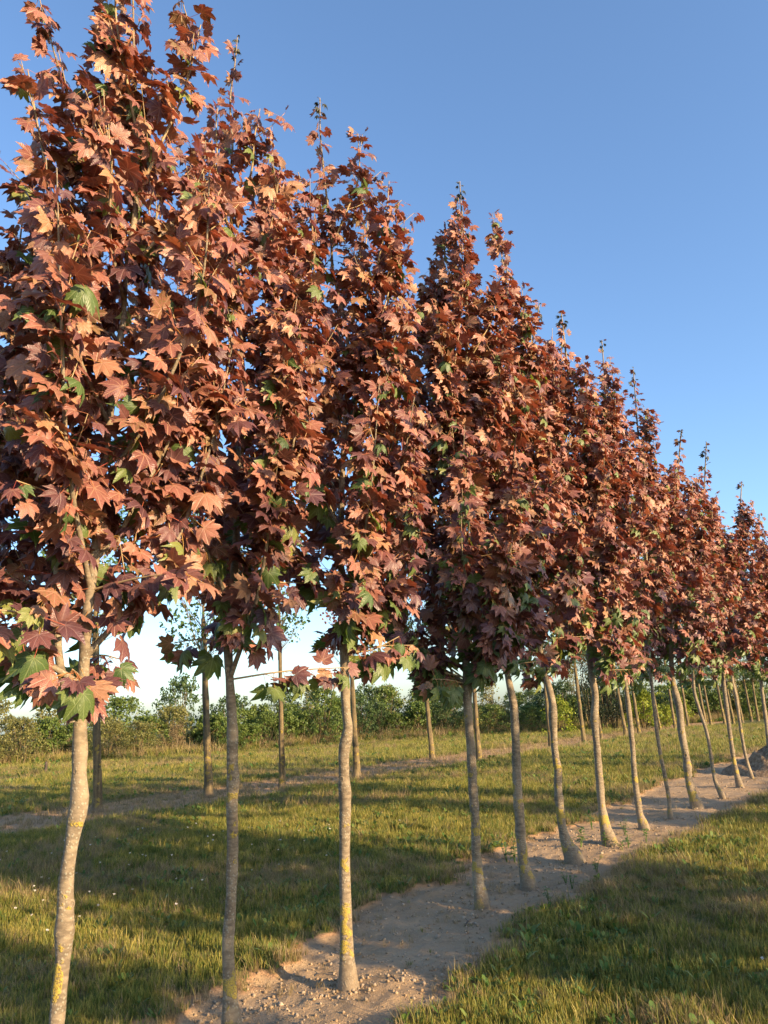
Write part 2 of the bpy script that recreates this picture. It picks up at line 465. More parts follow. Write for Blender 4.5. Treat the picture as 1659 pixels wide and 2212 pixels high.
LEAF_MATS = [M_RED, M_GREEN, M_YOUNG, M_STALK, M_PURPLE]
def leaf_set(half, low, seed0):
    S = {}
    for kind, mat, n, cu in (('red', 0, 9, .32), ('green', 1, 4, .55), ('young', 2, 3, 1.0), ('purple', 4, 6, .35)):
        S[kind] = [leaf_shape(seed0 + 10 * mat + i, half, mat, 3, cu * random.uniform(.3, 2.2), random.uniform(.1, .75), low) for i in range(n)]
    return S
LEAF_HI = leaf_set(HALF, False, 100)
LEAF_LO = leaf_set(HALF_LOW, True, 300)
LEAF_MESH = {}
for lod, S in (('hi', LEAF_HI), ('lo', LEAF_LO)):
    for kind, arr in S.items():
        for i, (shp, _) in enumerate(arr):
            mb = MB(); mb.add(*shp)
            LEAF_MESH[lod, kind, i] = mb.mesh('leaf', LEAF_MATS)

# ------------------------------------------------------------------ maples of the front row
class Leaves:
    def __init__(s): s.node = []; s.out = []; s.size = []; s.kind = []
    def add(s, node, out, size, kind): s.node.append(node); s.out.append(out); s.size.append(size); s.kind.append(kind)

def leaf_frames(L, r, axis_xy):
    node = np.array(L.node); out = norm(np.array(L.out)); n = len(node)
    size = np.array(L.size)
    hor = out * np.array([1, 1, 0.25])
    a = norm(norm(hor) * 0.75 + np.array([0, 0, -0.45]) + r.normal(0, .42, (n, 3)))
    nn = norm(TO_SUN * 0.78 + np.array([0, 0, 0.28]) + norm(hor) * 0.38 + r.normal(0, .38, (n, 3)))
    green = np.array([k == 'green' for k in L.kind])
    a[green] = norm(a[green] * 0.6 + np.array([0, 0, -0.75]))
    nn = norm(nn - a * (nn * a).sum(1, keepdims=True))
    x = np.cross(a, nn)
    return node, np.stack([x, a, nn], -1), size

def stem_nodes(L, P, R, r, start, spacing, kind_fn, size_fn, out_up=0.35):
    Q, _, s = resample(P, R, 0.02)
    T = norm(np.gradient(Q, axis=0))
    pos = start * s[-1]; k = r.integers(0, 2); ph = r.uniform(0, 6.28)
    while pos < s[-1]:
        i = min(int(pos / s[-1] * (len(Q) - 1)), len(Q) - 1)
        tt = T[i]; u = np.cross(tt, [0.2, 0.1, 1.0]); u /= np.linalg.norm(u) + 1e-9; b = np.cross(tt, u)
        ang = ph + k * math.pi / 2 + r.normal(0, .3)
        for sgn in (1, -1):
            d = sgn * (u * math.cos(ang) + b * math.sin(ang)) + tt * out_up + r.normal(0, .25, 3)
            f = pos / s[-1]
            L.add(Q[i], d, size_fn(f, Q[i]), kind_fn(f, Q[i]))
        k += 1
        pos += spacing * r.uniform(.7, 1.35)
    f = 1.0
    for _ in range(2):
        L.add(Q[-1], T[-1] + r.normal(0, .5, 3), size_fn(f, Q[-1]) * .8, kind_fn(f, Q[-1]))

def build_maple(name, label, base, trunkP, trunkR, crown_z, top_z, seed, rad=0.45, n_lead=0, nbr=15, lod='hi', extra=(), n_obj=300,
                leaf_scale=1.0, density=1.22, explicit=(), group=None, root_z=None, n_knot=3, lowgreen=0.34, size_rng=(.070, .120)):
    r = np.random.default_rng(seed)
    gz = float(ground_z(base[0], base[1])) if root_z is None else root_z
    root = thing(name, (base[0], base[1], gz), label, 'tree', group)
    O = np.array([base[0], base[1], gz])
    # trunk and leader, one stem
    P, R, s = resample(trunkP, trunkR, 0.035)
    knob = 1 + 0.05 * np.sin(s * 9 + seed) * (noise2(s * 3, s * 0, seed) > .5)
    for k in r.uniform(0.5, 2.2, 4):
        zc = P[:, 2] - gz
        knob = knob + r.uniform(.05, .16) * np.exp(-((zc - k) / .035) ** 2)
    mb = MB(); tube(mb, P - O, R * knob, 16, 0, 0.12 if 'lumpy' in label else 0.075, 0.45)
    link('trunk', mb.mesh('trunk', [M_BARK]), root)
    for k in range(n_knot):      # healed pruning scars on the bare trunk
        zc = gz + r.uniform(.35, 1.0) * (crown_z - gz - .1); i = int(np.argmin(abs(P[:, 2] - zc))); az = math.atan2(-base[1], -base[0]) + r.normal(0, .75)
        d = np.array([math.cos(az), math.sin(az), 0.0]); sd_ = np.array([-d[1], d[0], 0]); c = P[i] - O + d * R[i] * .86; q = R[i] * r.uniform(.28, .5)
        mk = MB(); V = []; m_ = 9
        for rr, hh in ((1.35, -.25), (1.0, .35), (.62, .42), (.5, .12)):
            for j in range(m_):
                a = j / m_ * 6.283; V.append(c + (sd_ * math.cos(a) + np.array([0, 0, 1.25]) * math.sin(a)) * q * rr * (1 + .1 * math.sin(j * 2.7)) + d * q * hh)
        V.append(c + d * q * .05); Fk = []
        for ring in range(3):
            for j in range(m_):
                a, b_ = ring * m_ + j, ring * m_ + (j + 1) % m_; Fk += [(a, b_, b_ + m_), (a, b_ + m_, a + m_)]
        mats_ = [0] * (2 * 2 * m_) + [1] * (2 * m_) + [1] * m_
        Fk += [(3 * m_ + j, 3 * m_ + (j + 1) % m_, 4 * m_) for j in range(m_)]
        mk.add(V, Fk, mats_); link('knot', mk.mesh('knot', [M_BARK, M_STICK]), root)
    L = Leaves()
    axis = lambda z: np.array([np.interp(z, P[:, 2], P[:, 0]), np.interp(z, P[:, 2], P[:, 1])])
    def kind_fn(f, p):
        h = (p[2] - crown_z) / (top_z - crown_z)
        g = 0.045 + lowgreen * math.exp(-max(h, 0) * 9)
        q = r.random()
        return 'green' if q < g else 'purple' if r.random() < 0.07 + .36 * math.exp(-(max(h, 0) / .33) ** 2) else 'red'  # purple weighted low: darker old leaves, also standing in for lower-crown shade
    def size_fn(f, p):
        h = np.clip((p[2] - crown_z) / (top_z - crown_z), 0, 1)
        return leaf_scale * r.uniform(*size_rng) * (1.12 - 0.33 * h) * (1.0 - 0.28 * f ** 3)
    def branch(Pb, r0, twigs=True, start=.12, sp=.075):
        Q, RQ, sq = resample(Pb, np.linspace(r0, 0.0028, len(Pb)), 0.06)
        mbb = MB(); tube(mbb, Q - O, RQ, 6 if lod == 'hi' else 4, 0 if r0 > .011 else 1, .05)
        stem_nodes(L, Q, RQ, r, start, sp / density, kind_fn, size_fn)
        if twigs:
            ln = sq[-1]
            for k in range(max(2, int(ln / 0.17 * density))):
                f = r.uniform(.15, .92); i = int(f * (len(Q) - 1))
                tt = norm(Q[min(i + 1, len(Q) - 1)] - Q[i - 1])
                d = norm(tt * .75 + norm(r.normal(0, 1, 3)) * .8 + np.array([0, 0, .25]))
                l = r.uniform(.12, .34) * (1.15 - f * .5)
                W = np.stack([Q[i], Q[i] + d * l * .5 + np.array([0, 0, .01]), Q[i] + d * l + np.array([0, 0, .05])])
                tube(mbb, resample(W, [.004, .003, .002], .07)[0] - O, np.linspace(.0042, .002, len(resample(W, [1, 1, 1], .07)[0])), 4, 1)
                stem_nodes(L, W, [1, 1, 1], r, .35, .09 / density, kind_fn, size_fn)
        link('branch', mbb.mesh('branch', [M_BARK, M_TWIG]), root)
    # side branches rising from the leader
    az0 = r.uniform(0, 6.28)
    spire = top_z - 0.55
    for i in range(nbr):
        f = (i + r.uniform(.1, .9)) / nbr
        z0 = crown_z - 0.20 + (spire - crown_z) * 0.84 * f ** 1.15
        az = az0 + i * 2.4 + r.normal(0, .35)
        h = (z0 - crown_z) / (top_z - crown_z)
        Rm = rad * 1.32 * max(.12, (1 - h) ** .85) * r.uniform(.72, 1.15)
        rise = (0.55 + 0.9 * (1 - h)) * r.uniform(.7, 1.2) * (0.5 + rad)
        rise = min(rise, max(top_z - .35 - z0, .15))
        c = axis(z0); dr = np.array([math.cos(az), math.sin(az)])
        p0 = np.array([*c, z0])
        p1 = np.array([*(c + dr * Rm * .5), z0 + rise * .25]); p2 = np.array([*(c + dr * Rm * .85), z0 + rise * .62]); p3 = np.array([*(c + dr * Rm), z0 + rise])
        branch(np.stack([p0, p1, p2, p3]) + np.concatenate([np.zeros((1, 3)), r.normal(0, .02, (3, 3))]), .012 * (1.25 - h * .7))
        if i < 7:      # hanging low twigs
            d = norm(np.array([math.cos(az + 1.2), math.sin(az + 1.2), .12])); l = r.uniform(.25, .6) * (rad / .5)
            branch(np.stack([p0, p0 + d * l * .5, p0 + d * l + np.array([0, 0, -.03])]), .006, False, .3, .08)
    for k in range(n_lead):      # upright side leaders that fill the upper crown
        az = az0 + 1.1 + k * 2.1 + r.normal(0, .3); z0 = crown_z + (top_z - crown_z) * r.uniform(.08, .45)
        z1 = top_z - r.uniform(.35, 1.5); c0 = axis(z0); dr = np.array([math.cos(az), math.sin(az)]); o_ = rad * r.uniform(.35, .75)
        if z1 - z0 > .5:
            W = [[*c0, z0], [*(c0 + dr * o_ * .7), z0 + (z1 - z0) * .35], [*(axis(z0 + (z1 - z0) * .7) + dr * o_), z0 + (z1 - z0) * .7], [*(axis(z1) + dr * o_ * .8), z1]]
            branch(np.array(W), .010, True, .2, .07)
    for E, r0 in extra:
        branch(np.array(E), r0, True, .25, .07)
    # leader
    up = P[P[:, 2] > crown_z + .2]
    stem_nodes(L, up, np.ones(len(up)), r, .0, .075 / density, kind_fn, size_fn)
    # dark unfolding leaves on the leader's tip
    tip = P[P[:, 2] > P[-1, 2] - r.uniform(.22, .6)]
    tip = tip[len(tip) // 3:]
    stem_nodes(L, tip, np.ones(len(tip)), r, r.uniform(.1, .5), r.uniform(.035, .07), lambda f, p: 'young', lambda f, p: leaf_scale * (.022 + .03 * (1 - f)) * r.uniform(.7, 1.3))
    # thin the spire so it stays a spire
    spire_cut = r.uniform(.12, .5)
    keep = [i for i in range(len(L.node)) if not (L.kind[i] != 'young' and L.node[i][2] > P[-1, 2] - spire_cut and r.random() < .75)]
    for k in ('node', 'out', 'size', 'kind'): setattr(L, k, [getattr(L, k)[i] for i in keep])
    node, Rt, size = leaf_frames(L, r, axis)
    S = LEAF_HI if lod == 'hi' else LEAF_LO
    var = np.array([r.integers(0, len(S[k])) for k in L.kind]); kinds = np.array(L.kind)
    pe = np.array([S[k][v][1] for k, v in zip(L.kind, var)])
    org = node - np.einsum('nij,nj->ni', Rt, pe) * size[:, None]
    for (q, ax, nr_, sz, kd) in explicit:
        a = norm(np.array(ax)); n_ = norm(np.array(nr_)); n_ = norm(n_ - a * (a @ n_))
        org = np.concatenate([org, [q]]); Rt = np.concatenate([Rt, [np.stack([np.cross(a, n_), a, n_], -1)]])
        size = np.append(size, sz); kinds = np.append(kinds, kd); var = np.append(var, 0)
    # the leaves that show largest are objects of their own
    cpos = np.array([0, 0, CAM_H])
    dv = cpos - org; dist = np.linalg.norm(dv, axis=1)
    facing = np.abs((Rt[:, :, 2] * dv).sum(1)) / dist
    oc = org - np.stack([np.interp(org[:, 2], P[:, 2], P[:, 0]), np.interp(org[:, 2], P[:, 2], P[:, 1]), org[:, 2]], 1)
    front = (oc * dv).sum(1) / dist
    score = size / dist * (.35 + facing) * (1 + .9 * front)
    score[len(node):] += 10
    order = np.argsort(-score); solo = set(order[:n_obj].tolist())
    mb = MB(); M = Rt * size[:, None, None]
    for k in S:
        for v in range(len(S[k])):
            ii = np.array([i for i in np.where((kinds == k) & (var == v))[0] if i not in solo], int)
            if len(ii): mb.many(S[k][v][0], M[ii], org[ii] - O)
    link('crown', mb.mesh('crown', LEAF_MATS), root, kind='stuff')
    for i in solo:
        o = link('leaf', LEAF_MESH[lod, str(kinds[i]), int(var[i])], root)
        m4 = Matrix(M[i].tolist()).to_4x4(); m4.translation = Vector(org[i] - O)
        o.matrix_basis = m4
    return root, len(org)

def px_stem(base, pts, extra_top=None, push=0.0):
    """trunk from (x, y, width) readings at the foot's distance"""
    P = []; Rr = []
    for x, y, wd in pts:
        q = on_plane(x, y, base, push)
        d = np.linalg.norm(q - np.array([0, 0, CAM_H]))
        cosv = (RM[:, 2] * -1) @ ((q - np.array([0, 0, CAM_H])) / d)
        P.append(q); Rr.append(max(.5 * wd / F * d * cosv, 0.0035))
    return np.array(P), np.array(Rr)

MAPLES = [
 dict(foot=(98, 2500), label='red-leaved maple with a forked, lumpy pale trunk and several leaders', cy=1420, rad=.56, nbr=17, ls=1.0,
      px=[(98, 2500, 42), (108, 2380, 34), (123, 2209, 32), (128, 2146, 32), (135, 2083, 32), (139, 2020, 36), (143, 1957, 34), (143, 1911, 37), (153, 1831, 30),
          (160, 1789, 33), (166, 1757, 36), (171, 1726, 34), (171, 1695, 31), (172, 1642, 31), (173, 1569, 31), (177, 1520, 29), (180, 1474, 25), (184, 1380, 23), (205, 1200, 20),
          (222, 1020, 18), (240, 880, 16), (255, 760, 15), (264, 704, 13), (273, 585, 12), (290, 475, 11), (299, 352, 9), (297, 260, 7), (293, 200, 6), (288, 44, 4), (287, -60, 3), (286, -140, 2)],
      extra=[([(158, 1560), (146, 1510), (130, 1440), (122, 1300), (119, 1170), (103, 1060), (97, 963), (90, 848), (106, 765), (111, 662), (145, 420)], .022),
             ([(268, 590), (255, 537), (220, 440), (194, 343), (172, 286), (154, 233), (132, 163), (110, 88), (92, 15)], .012),
             ([(299, 310), (273, 238), (260, 176), (240, 101), (227, 20)], .009),
             ([(272, 590), (361, 494), (400, 450), (440, 365)], .010),
             ([(250, 1180), (290, 1090), (334, 1015), (374, 932), (405, 808), (422, 720)], .012),
             ([(122, 1250), (70, 980), (35, 760), (40, 560), (60, 380)], .012), ([(97, 900), (140, 640), (120, 470), (85, 290), (60, 150)], .010), ([(200, 1230), (160, 1000), (165, 760), (200, 560)], .010)]),
 dict(foot=(502, 2222), label='red-leaved maple with a slim straight grey trunk beside the forked maple', cy=1400, rad=.58, nbr=17, ls=1.0,
      px=[(502, 2222, 50), (500, 2205, 43), (497, 2157, 33), (495, 2109, 29), (493, 2037, 25), (498, 1965, 23), (501, 1893, 23), (503, 1804, 25), (501, 1750, 25), (502, 1717, 24.5), (503, 1683, 29), (502, 1657, 24),
          (502, 1585, 24), (501, 1549, 22), (496, 1465, 18), (493, 1381, 20), (501, 1321, 18), (506, 1235, 16), (515, 1059, 14), (518, 962, 12), (526, 861, 11), (521, 751, 10), (512, 616, 8), (497, 418, 6), (502, 308, 5), (497, 220, 4), (508, 132, 3), (513, 78, 2)],
      extra=[([(515, 1000), (560, 850), (600, 700), (600, 560), (605, 430)], .009), ([(520, 800), (470, 650), (440, 480), (430, 330)], .009)]),
 dict(foot=(752, 2126), label='red-leaved maple with a jog in its trunk and yellow lichen patches', cy=1350, rad=.56, nbr=17, ls=1.0,
      px=[(752, 2126, 46), (752, 2112, 42), (750, 2085, 35), (748, 2013, 27), (747, 1951, 25), (745, 1893, 23.5), (745, 1804, 23), (746, 1741, 26), (743, 1669, 21), (743, 1621, 24), (748, 1597, 27), (752, 1573, 22), (749, 1549, 19),
          (746, 1489, 20), (744, 1429, 20), (741, 1357, 18), (738, 1285, 14), (738, 1100, 12), (745, 900, 10), (752, 750, 8), (735, 650, 7), (720, 590, 6), (715, 500, 5), (705, 420, 4.5), (697, 350, 4), (692, 290, 3), (691, 212, 2)],
      extra=[([(748, 950), (800, 760), (845, 600), (851, 500)], .009), ([(744, 1380), (790, 1320), (830, 1240)], .010), ([(738, 1150), (650, 950), (620, 760), (610, 590), (600, 400)], .010), ([(752, 850), (790, 700), (800, 560)], .008),
             ([(743, 1330), (800, 1180), (845, 980), (870, 800), (882, 640)], .012), ([(744, 1390), (810, 1320), (865, 1210), (895, 1060)], .010), ([(744, 1410), (800, 1405), (862, 1375)], .008)]),
 dict(foot=(1042, 1952), label='red-leaved maple forking low above a bare soil gap, lichen band at its foot', cy=1455, rad=.58, nbr=17, ls=1.0,
      px=[(1042, 1952, 38), (1040, 1944, 33), (1034, 1911, 26), (1030, 1855, 20), (1026, 1757, 19.6), (1022, 1705, 18.5), (1018, 1634, 19.7), (1013, 1562, 17.5), (1010, 1514, 18), (1009, 1478, 22), (1008, 1440, 16), (1003, 1300, 12), (1002, 1100, 10), (1008, 800, 8), (1003, 520, 5), (996, 440, 3), (993, 392, 2)],
      extra=[([(1009, 1478), (975, 1470), (945, 1455), (915, 1400)], .011), ([(1014, 1475), (1035, 1430), (1045, 1360), (1055, 1250)], .012), ([(1003, 1050), (950, 800), (930, 660), (928, 570)], .009), ([(1004, 1200), (900, 1000), (870, 800)], .010),
             ([(1006, 1420), (940, 1260), (905, 1010), (893, 800), (900, 660)], .012), ([(1008, 1465), (930, 1440), (880, 1370)], .009), ([(1003, 900), (960, 700), (950, 560)], .008),
             ([(1003, 1050), (905, 850), (872, 690), (862, 590)], .009), ([(1008, 1470), (930, 1410), (868, 1340)], .009)]),
 dict(foot=(1141, 1909), label='red-leaved maple with a mottled straight trunk and no low fork', cy=1420, rad=.58, nbr=16, ls=1.0,
      px=[(1141, 1909, 38), (1140, 1903, 33), (1134, 1883, 25), (1127, 1827, 21), (1122, 1757, 21), (1118, 1705, 19), (1116, 1659, 18), (1112, 1562, 18.7), (1110, 1528, 17), (1096, 1454, 14), (1091, 1394, 12), (1092, 1100, 9), (1093, 800, 6), (1097, 640, 4), (1093, 542, 2)],
      extra=[([(1092, 1000), (1120, 800), (1130, 690), (1128, 615)], .008)]),
 dict(foot=(1243, 1858), label='red-leaved maple with a swept yellow root flare and a knot under the crown', cy=1430, rad=.58, nbr=16, ls=1.0,
      px=[(1243, 1858, 46), (1238, 1849, 40), (1226, 1827, 27), (1217, 1799, 20), (1211, 1757, 17.5), (1206, 1705, 17), (1205, 1659, 16), (1200, 1634, 15.4), (1196, 1586, 15), (1194, 1545, 19), (1194, 1528, 15), (1186, 1485, 15), (1176, 1454, 11), (1165, 1394, 9.5), (1155, 1100, 8), (1148, 850, 5), (1150, 740, 4), (1160, 690, 3), (1165, 655, 2)]),
 dict(foot=(1318, 1819), label='red-leaved maple with a bulging yellow lichen foot and a bent upper trunk', cy=1430, rad=.58, nbr=16, ls=1.0,
      px=[(1318, 1819, 38), (1315, 1814, 33), (1309, 1793, 26), (1302, 1757, 19), (1300, 1740, 16.5), (1294, 1670, 15.6), (1289, 1610, 14), (1284, 1550, 16), (1286, 1502, 14), (1278, 1454, 14), (1270, 1390, 11), (1258, 1200, 9), (1235, 900, 6), (1222, 760, 4), (1212, 672, 2)]),
 dict(foot=(1392, 1788), label='red-leaved maple with a dark slender trunk curving at its foot', cy=1440, rad=.55, nbr=14, ls=1.0,
      px=[(1392, 1788, 27), (1390, 1783, 22), (1382, 1760, 15), (1378, 1730, 14), (1371, 1680, 11), (1367, 1620, 11), (1361, 1560, 11), (1358, 1530, 11), (1352, 1480, 8.5), (1345, 1400, 7.5), (1332, 1200, 6), (1312, 900, 4), (1300, 735, 2)]),
 dict(foot=(1449, 1765), label='red-leaved maple with a very thin straight trunk', cy=1440, rad=.5, nbr=13, ls=.95,
      px=[(1449, 1765, 15), (1447, 1757, 11), (1445, 1730, 8.5), (1437, 1680, 8), (1425, 1620, 7.5), (1416, 1556, 7.5), (1410, 1500, 6.5), (1406, 1460, 6), (1396, 1200, 5), (1379, 950, 3.5), (1368, 798, 2)]),
 dict(foot=(1507, 1741), label='red-leaved maple with a thick trunk, yellow lower bark and spreading roots', cy=1430, rad=.55, nbr=14, ls=1.0,
      px=[(1507, 1741, 34), (1504, 1737, 27), (1497, 1720, 20), (1489, 1690, 16), (1483, 1640, 14.5), (1472, 1580, 14), (1466, 1524, 16), (1460, 1500, 14), (1453, 1470, 11), (1450, 1400, 9), (1451, 1250, 7), (1462, 1050, 4.5), (1472, 928, 2)]),
 dict(foot=(1562, 1720), label='red-leaved maple with a thin wounded trunk that leans and kinks', cy=1440, rad=.44, nbr=12, ls=.95,
      px=[(1562, 1720, 15), (1559, 1717, 13), (1554, 1708, 11), (1546, 1690, 8.5), (1540, 1660, 7), (1534, 1620, 7), (1526, 1580, 7), (1513, 1540, 7), (1501, 1500, 6.5), (1497, 1440, 6), (1508, 1250, 5), (1520, 1080, 3.5), (1526, 955, 2)]),
 dict(foot=(1600, 1699), label='red-leaved maple with a smooth slim trunk before the soil mound', cy=1440, rad=.55, nbr=13, ls=1.0,
      px=[(1600, 1699, 20), (1597, 1694, 15), (1593, 1680, 12), (1585, 1640, 9), (1579, 1600, 8.5), (1571, 1540, 9), (1563, 1470, 7.5), (1560, 1400, 7), (1555, 1250, 5), (1548, 1070, 2)]),
 dict(foot=(1625, 1679), label='red-leaved maple with a very slim trunk touching the soil mound', cy=1440, rad=.55, nbr=13, ls=1.0,
      px=[(1625, 1679, 12), (1622, 1672, 8), (1615, 1650, 7), (1608, 1620, 6.5), (1598, 1560, 6.5), (1589, 1500, 7), (1582, 1470, 6.5), (1580, 1400, 6), (1592, 1250, 4.5), (1602, 1040, 2)]),
 dict(foot=(1672, 1664), label='red-leaved maple rising behind the soil mound', cy=1440, rad=.58, nbr=13, ls=1.0,
      px=[(1672, 1664, 14), (1668, 1650, 9), (1655, 1560, 7.5), (1644, 1470, 6.5), (1640, 1380, 6), (1640, 1250, 4), (1640, 1110, 2)]),
 dict(foot=(1708, 1648), label='red-leaved maple at the end of the row past the soil mound', cy=1440, rad=.52, nbr=13, ls=1.0,
      px=[(1708, 1648, 14), (1704, 1636, 9), (1690, 1560, 7), (1680, 1470, 6), (1674, 1300, 4), (1668, 1130, 2)]),
]
BASES = []
total = 0
for i, T in enumerate(MAPLES):
    b = ground_at(*T['foot'])
    BASES.append(b)
    P, Rr = px_stem(b, T['px'])
    gz = float(ground_z(*b))
    P[0] = [b[0], b[1], gz - 0.06]
    cz = on_plane(T['px'][0][0], T['cy'], b)[2]
    r = np.random.default_rng(500 + i)
    ex = []
    for E_, r0 in T.get('extra', ()):
        n = len(E_); pushes = np.linspace(0, r.uniform(-.25, .12), n)
        ex.append((np.array([on_plane(x, y, b, p_) for (x, y), p_ in zip(E_, pushes)]), r0))
    expl = []
    if i == 0:
        for x, y, sz, ax, kd in ((188, 1480, .085, (.05, -.1, -1), 'green'), (106, 1508, .060, (.1, -.2, -1), 'green'), (262, 1445, .075, (.75, -.1, -.55), 'green'),
                                 (95, 1400, .095, (-.3, -.2, -1), 'red'), (250, 1345, .075, (.6, -.3, -.5), 'red')):
            expl.append((on_plane(x, y, b, -.12), ax, (.25, -.9, .25), sz, kd))
    n_obj = 300 if i < 13 else 150
    _, n = build_maple('maple_tree', T['label'], b, P, Rr, cz, P[-1][2], 1000 + i, T['rad'], (0, 0, 0, 2, 3, 4, 5, 5, 2, 4, 3, 3, 3, 3, 3)[i], T['nbr'], 'hi' if i < 5 else 'lo', ex, n_obj, T['ls'] * (1.12 if i > 2 else 1.0),
                       group='red maples in the front row', explicit=expl, lowgreen=.18 if i == 0 else .34 if i < 3 else .5)
    total += n
    print('maple', i, b.round(2), 'crown', round(cz, 2), 'top', P[-1][2].round(2), 'leaves', n)

# ------------------------------------------------------------------ the next maple row, behind the photographer (it shades this one)
SHADE = [-11.3, -8.5, -6.5, -5.6, -4.7, -3.9, 0.3, 2.2, 8.9, 11.2]
shade_proto = None
for k, al in enumerate(SHADE):
    b = rowpt(al, -9.2)
    gz = float(ground_z(*b))
    if shade_proto is None:
        z = np.array([-.06, .1, 1.0, 2.0, 3.2, 4.6, 5.6, 6.3]); P = np.stack([b[0] + .04 * np.sin(z * 2), b[1] + .03 * np.cos(z * 1.7), gz + z], 1)
        R_ = np.array([.07, .05, .04, .036, .028, .018, .009, .003])
        shade_proto, n = build_maple('maple_tree', 'red-leaved maple in the next row behind the photographer', b, P, R_, gz + 2.0, gz + 6.3, 77, .62, 2, 17, 'lo', (), 0,
                                     1.25, group='red maples in the next row', density=.8)
        kids = list(shade_proto.children)
    else:
        c = shade_proto.copy(); col.objects.link(c)
        c.location = (b[0], b[1], gz); c.rotation_euler.z = k * 1.9; s_ = random.uniform(.92, 1.06); c.scale = (s_, s_, s_)
        for ch in kids:
            d = ch.copy(); col.objects.link(d); d.parent = c

# ------------------------------------------------------------------ leaf clouds for green trees and shrubs
QUAD = (np.array([[-.5, 0, 0], [0, -.28, .06], [.5, 0, 0], [0, .62, -.05]], float), np.array([[0, 1, 3], [1, 2, 3]]), np.array([0, 0]), np.zeros((4, 2)))
def rand_rot(r, n, up=0.4):
    nn = norm(r.normal(0, 1, (n, 3)) + np.array([0, 0, up])); a = norm(r.normal(0, 1, (n, 3)))
    a = norm(a - nn * (a * nn).sum(1, keepdims=True))
    return np.stack([np.cross(a, nn), a, nn], -1)
def cloud(mb, r, clumps, per, size, mat=0):
    for (c, rad) in clumps:
        n = int(per)
        p = norm(r.normal(0, 1, (n, 3))) * (r.random((n, 1)) ** (1 / 2.2)) * np.array(rad) + np.array(c)
        p = p[p[:, 2] > 0.03]; n = len(p)
        s = r.uniform(.6, 1.35, n) * size
        v, f, m, u = QUAD
        mb.many((v, f, m + mat, u), rand_rot(r, n) * s[:, None, None], p)

# second row: taller green street trees with rough bark
R2 = [(211, 1752, 17, 207, 1380, 14), (451, 1720, 18, 442, 1429, 13), (610, 1701, 13, 606, 1477, 9), (771, 1678, 14, 760, 1453, 9), (934, 1641, 12, 918, 1470, 9),
      (1035, 1643, 14, 1026, 1513, 11), (1190, 1618, 10, 1179, 1490, 8), (1262, 1608, 10, 1246, 1473, 8), (1300, 1600, 7, 1290, 1537, 6), (1352, 1592, 11, 1331, 1470, 9),
      (1381, 1587, 10, 1367, 1490, 8), (1427, 1581, 5, 1414, 1510, 4), (1459, 1576, 7, 1447, 1500, 6), (1487, 1573, 6.5, 1474, 1490, 5.5), (1525, 1570, 6, 1509, 1480, 5),
      (1536, 1567, 7, 1521, 1484, 6), (1566, 1566, 6, 1549, 1478, 5), (1585, 1564, 6, 1569, 1480, 5), (1604, 1561, 6, 1588, 1480, 5), (1624, 1559, 6, 1609, 1480, 5), (1638, 1558, 6, 1625, 1470, 5),
      (1657, 1558, 6, 1642, 1470, 5)]
def row2_crown(seed, mat, n_clump, per, r0, z0, z1):
    r = np.random.default_rng(seed); mb = MB(); mw = MB()
    H = z1 - z0
    for i in range(n_clump):
        f = r.random(); az = r.uniform(0, 6.28); rr = r0 * (.35 + .75 * math.sin(math.pi * min(1, .18 + f * .8))) * math.sqrt(r.random())
        c = np.array([math.cos(az) * rr, math.sin(az) * rr, z0 + f * H])
        cloud(mb, r, [(c, (r.uniform(.16, .34),) * 2 + (r.uniform(.12, .25),))], per, .085)
        st = np.array([0, 0, max(z0 - .3, c[2] - rr * 1.1 - .3)])
        W = np.stack([st, (st + c) / 2 + np.array([0, 0, -.08]), c]); tube(mw, W, [.008, .006, .003], 4, 0)
    z = np.linspace(z0 - .5, z1 - .2, 6); tube(mw, np.stack([z * 0, z * 0, z], 1), np.linspace(.045, .006, 6), 6, 0)
    return mb.mesh('crown', [mat]), mw.mesh('limbs', [M_BARK2])
CR = [row2_crown(61, M_ROW2, 70, 26, .95, 3.5, 6.6), row2_crown(62, M_ROW2, 76, 26, 1.0, 3.3, 6.4), row2_crown(63, M_PINK, 40, 22, .8, 3.1, 5.8), row2_crown(64, M_ROW2, 70, 30, 1.15, 2.9, 6.6)]
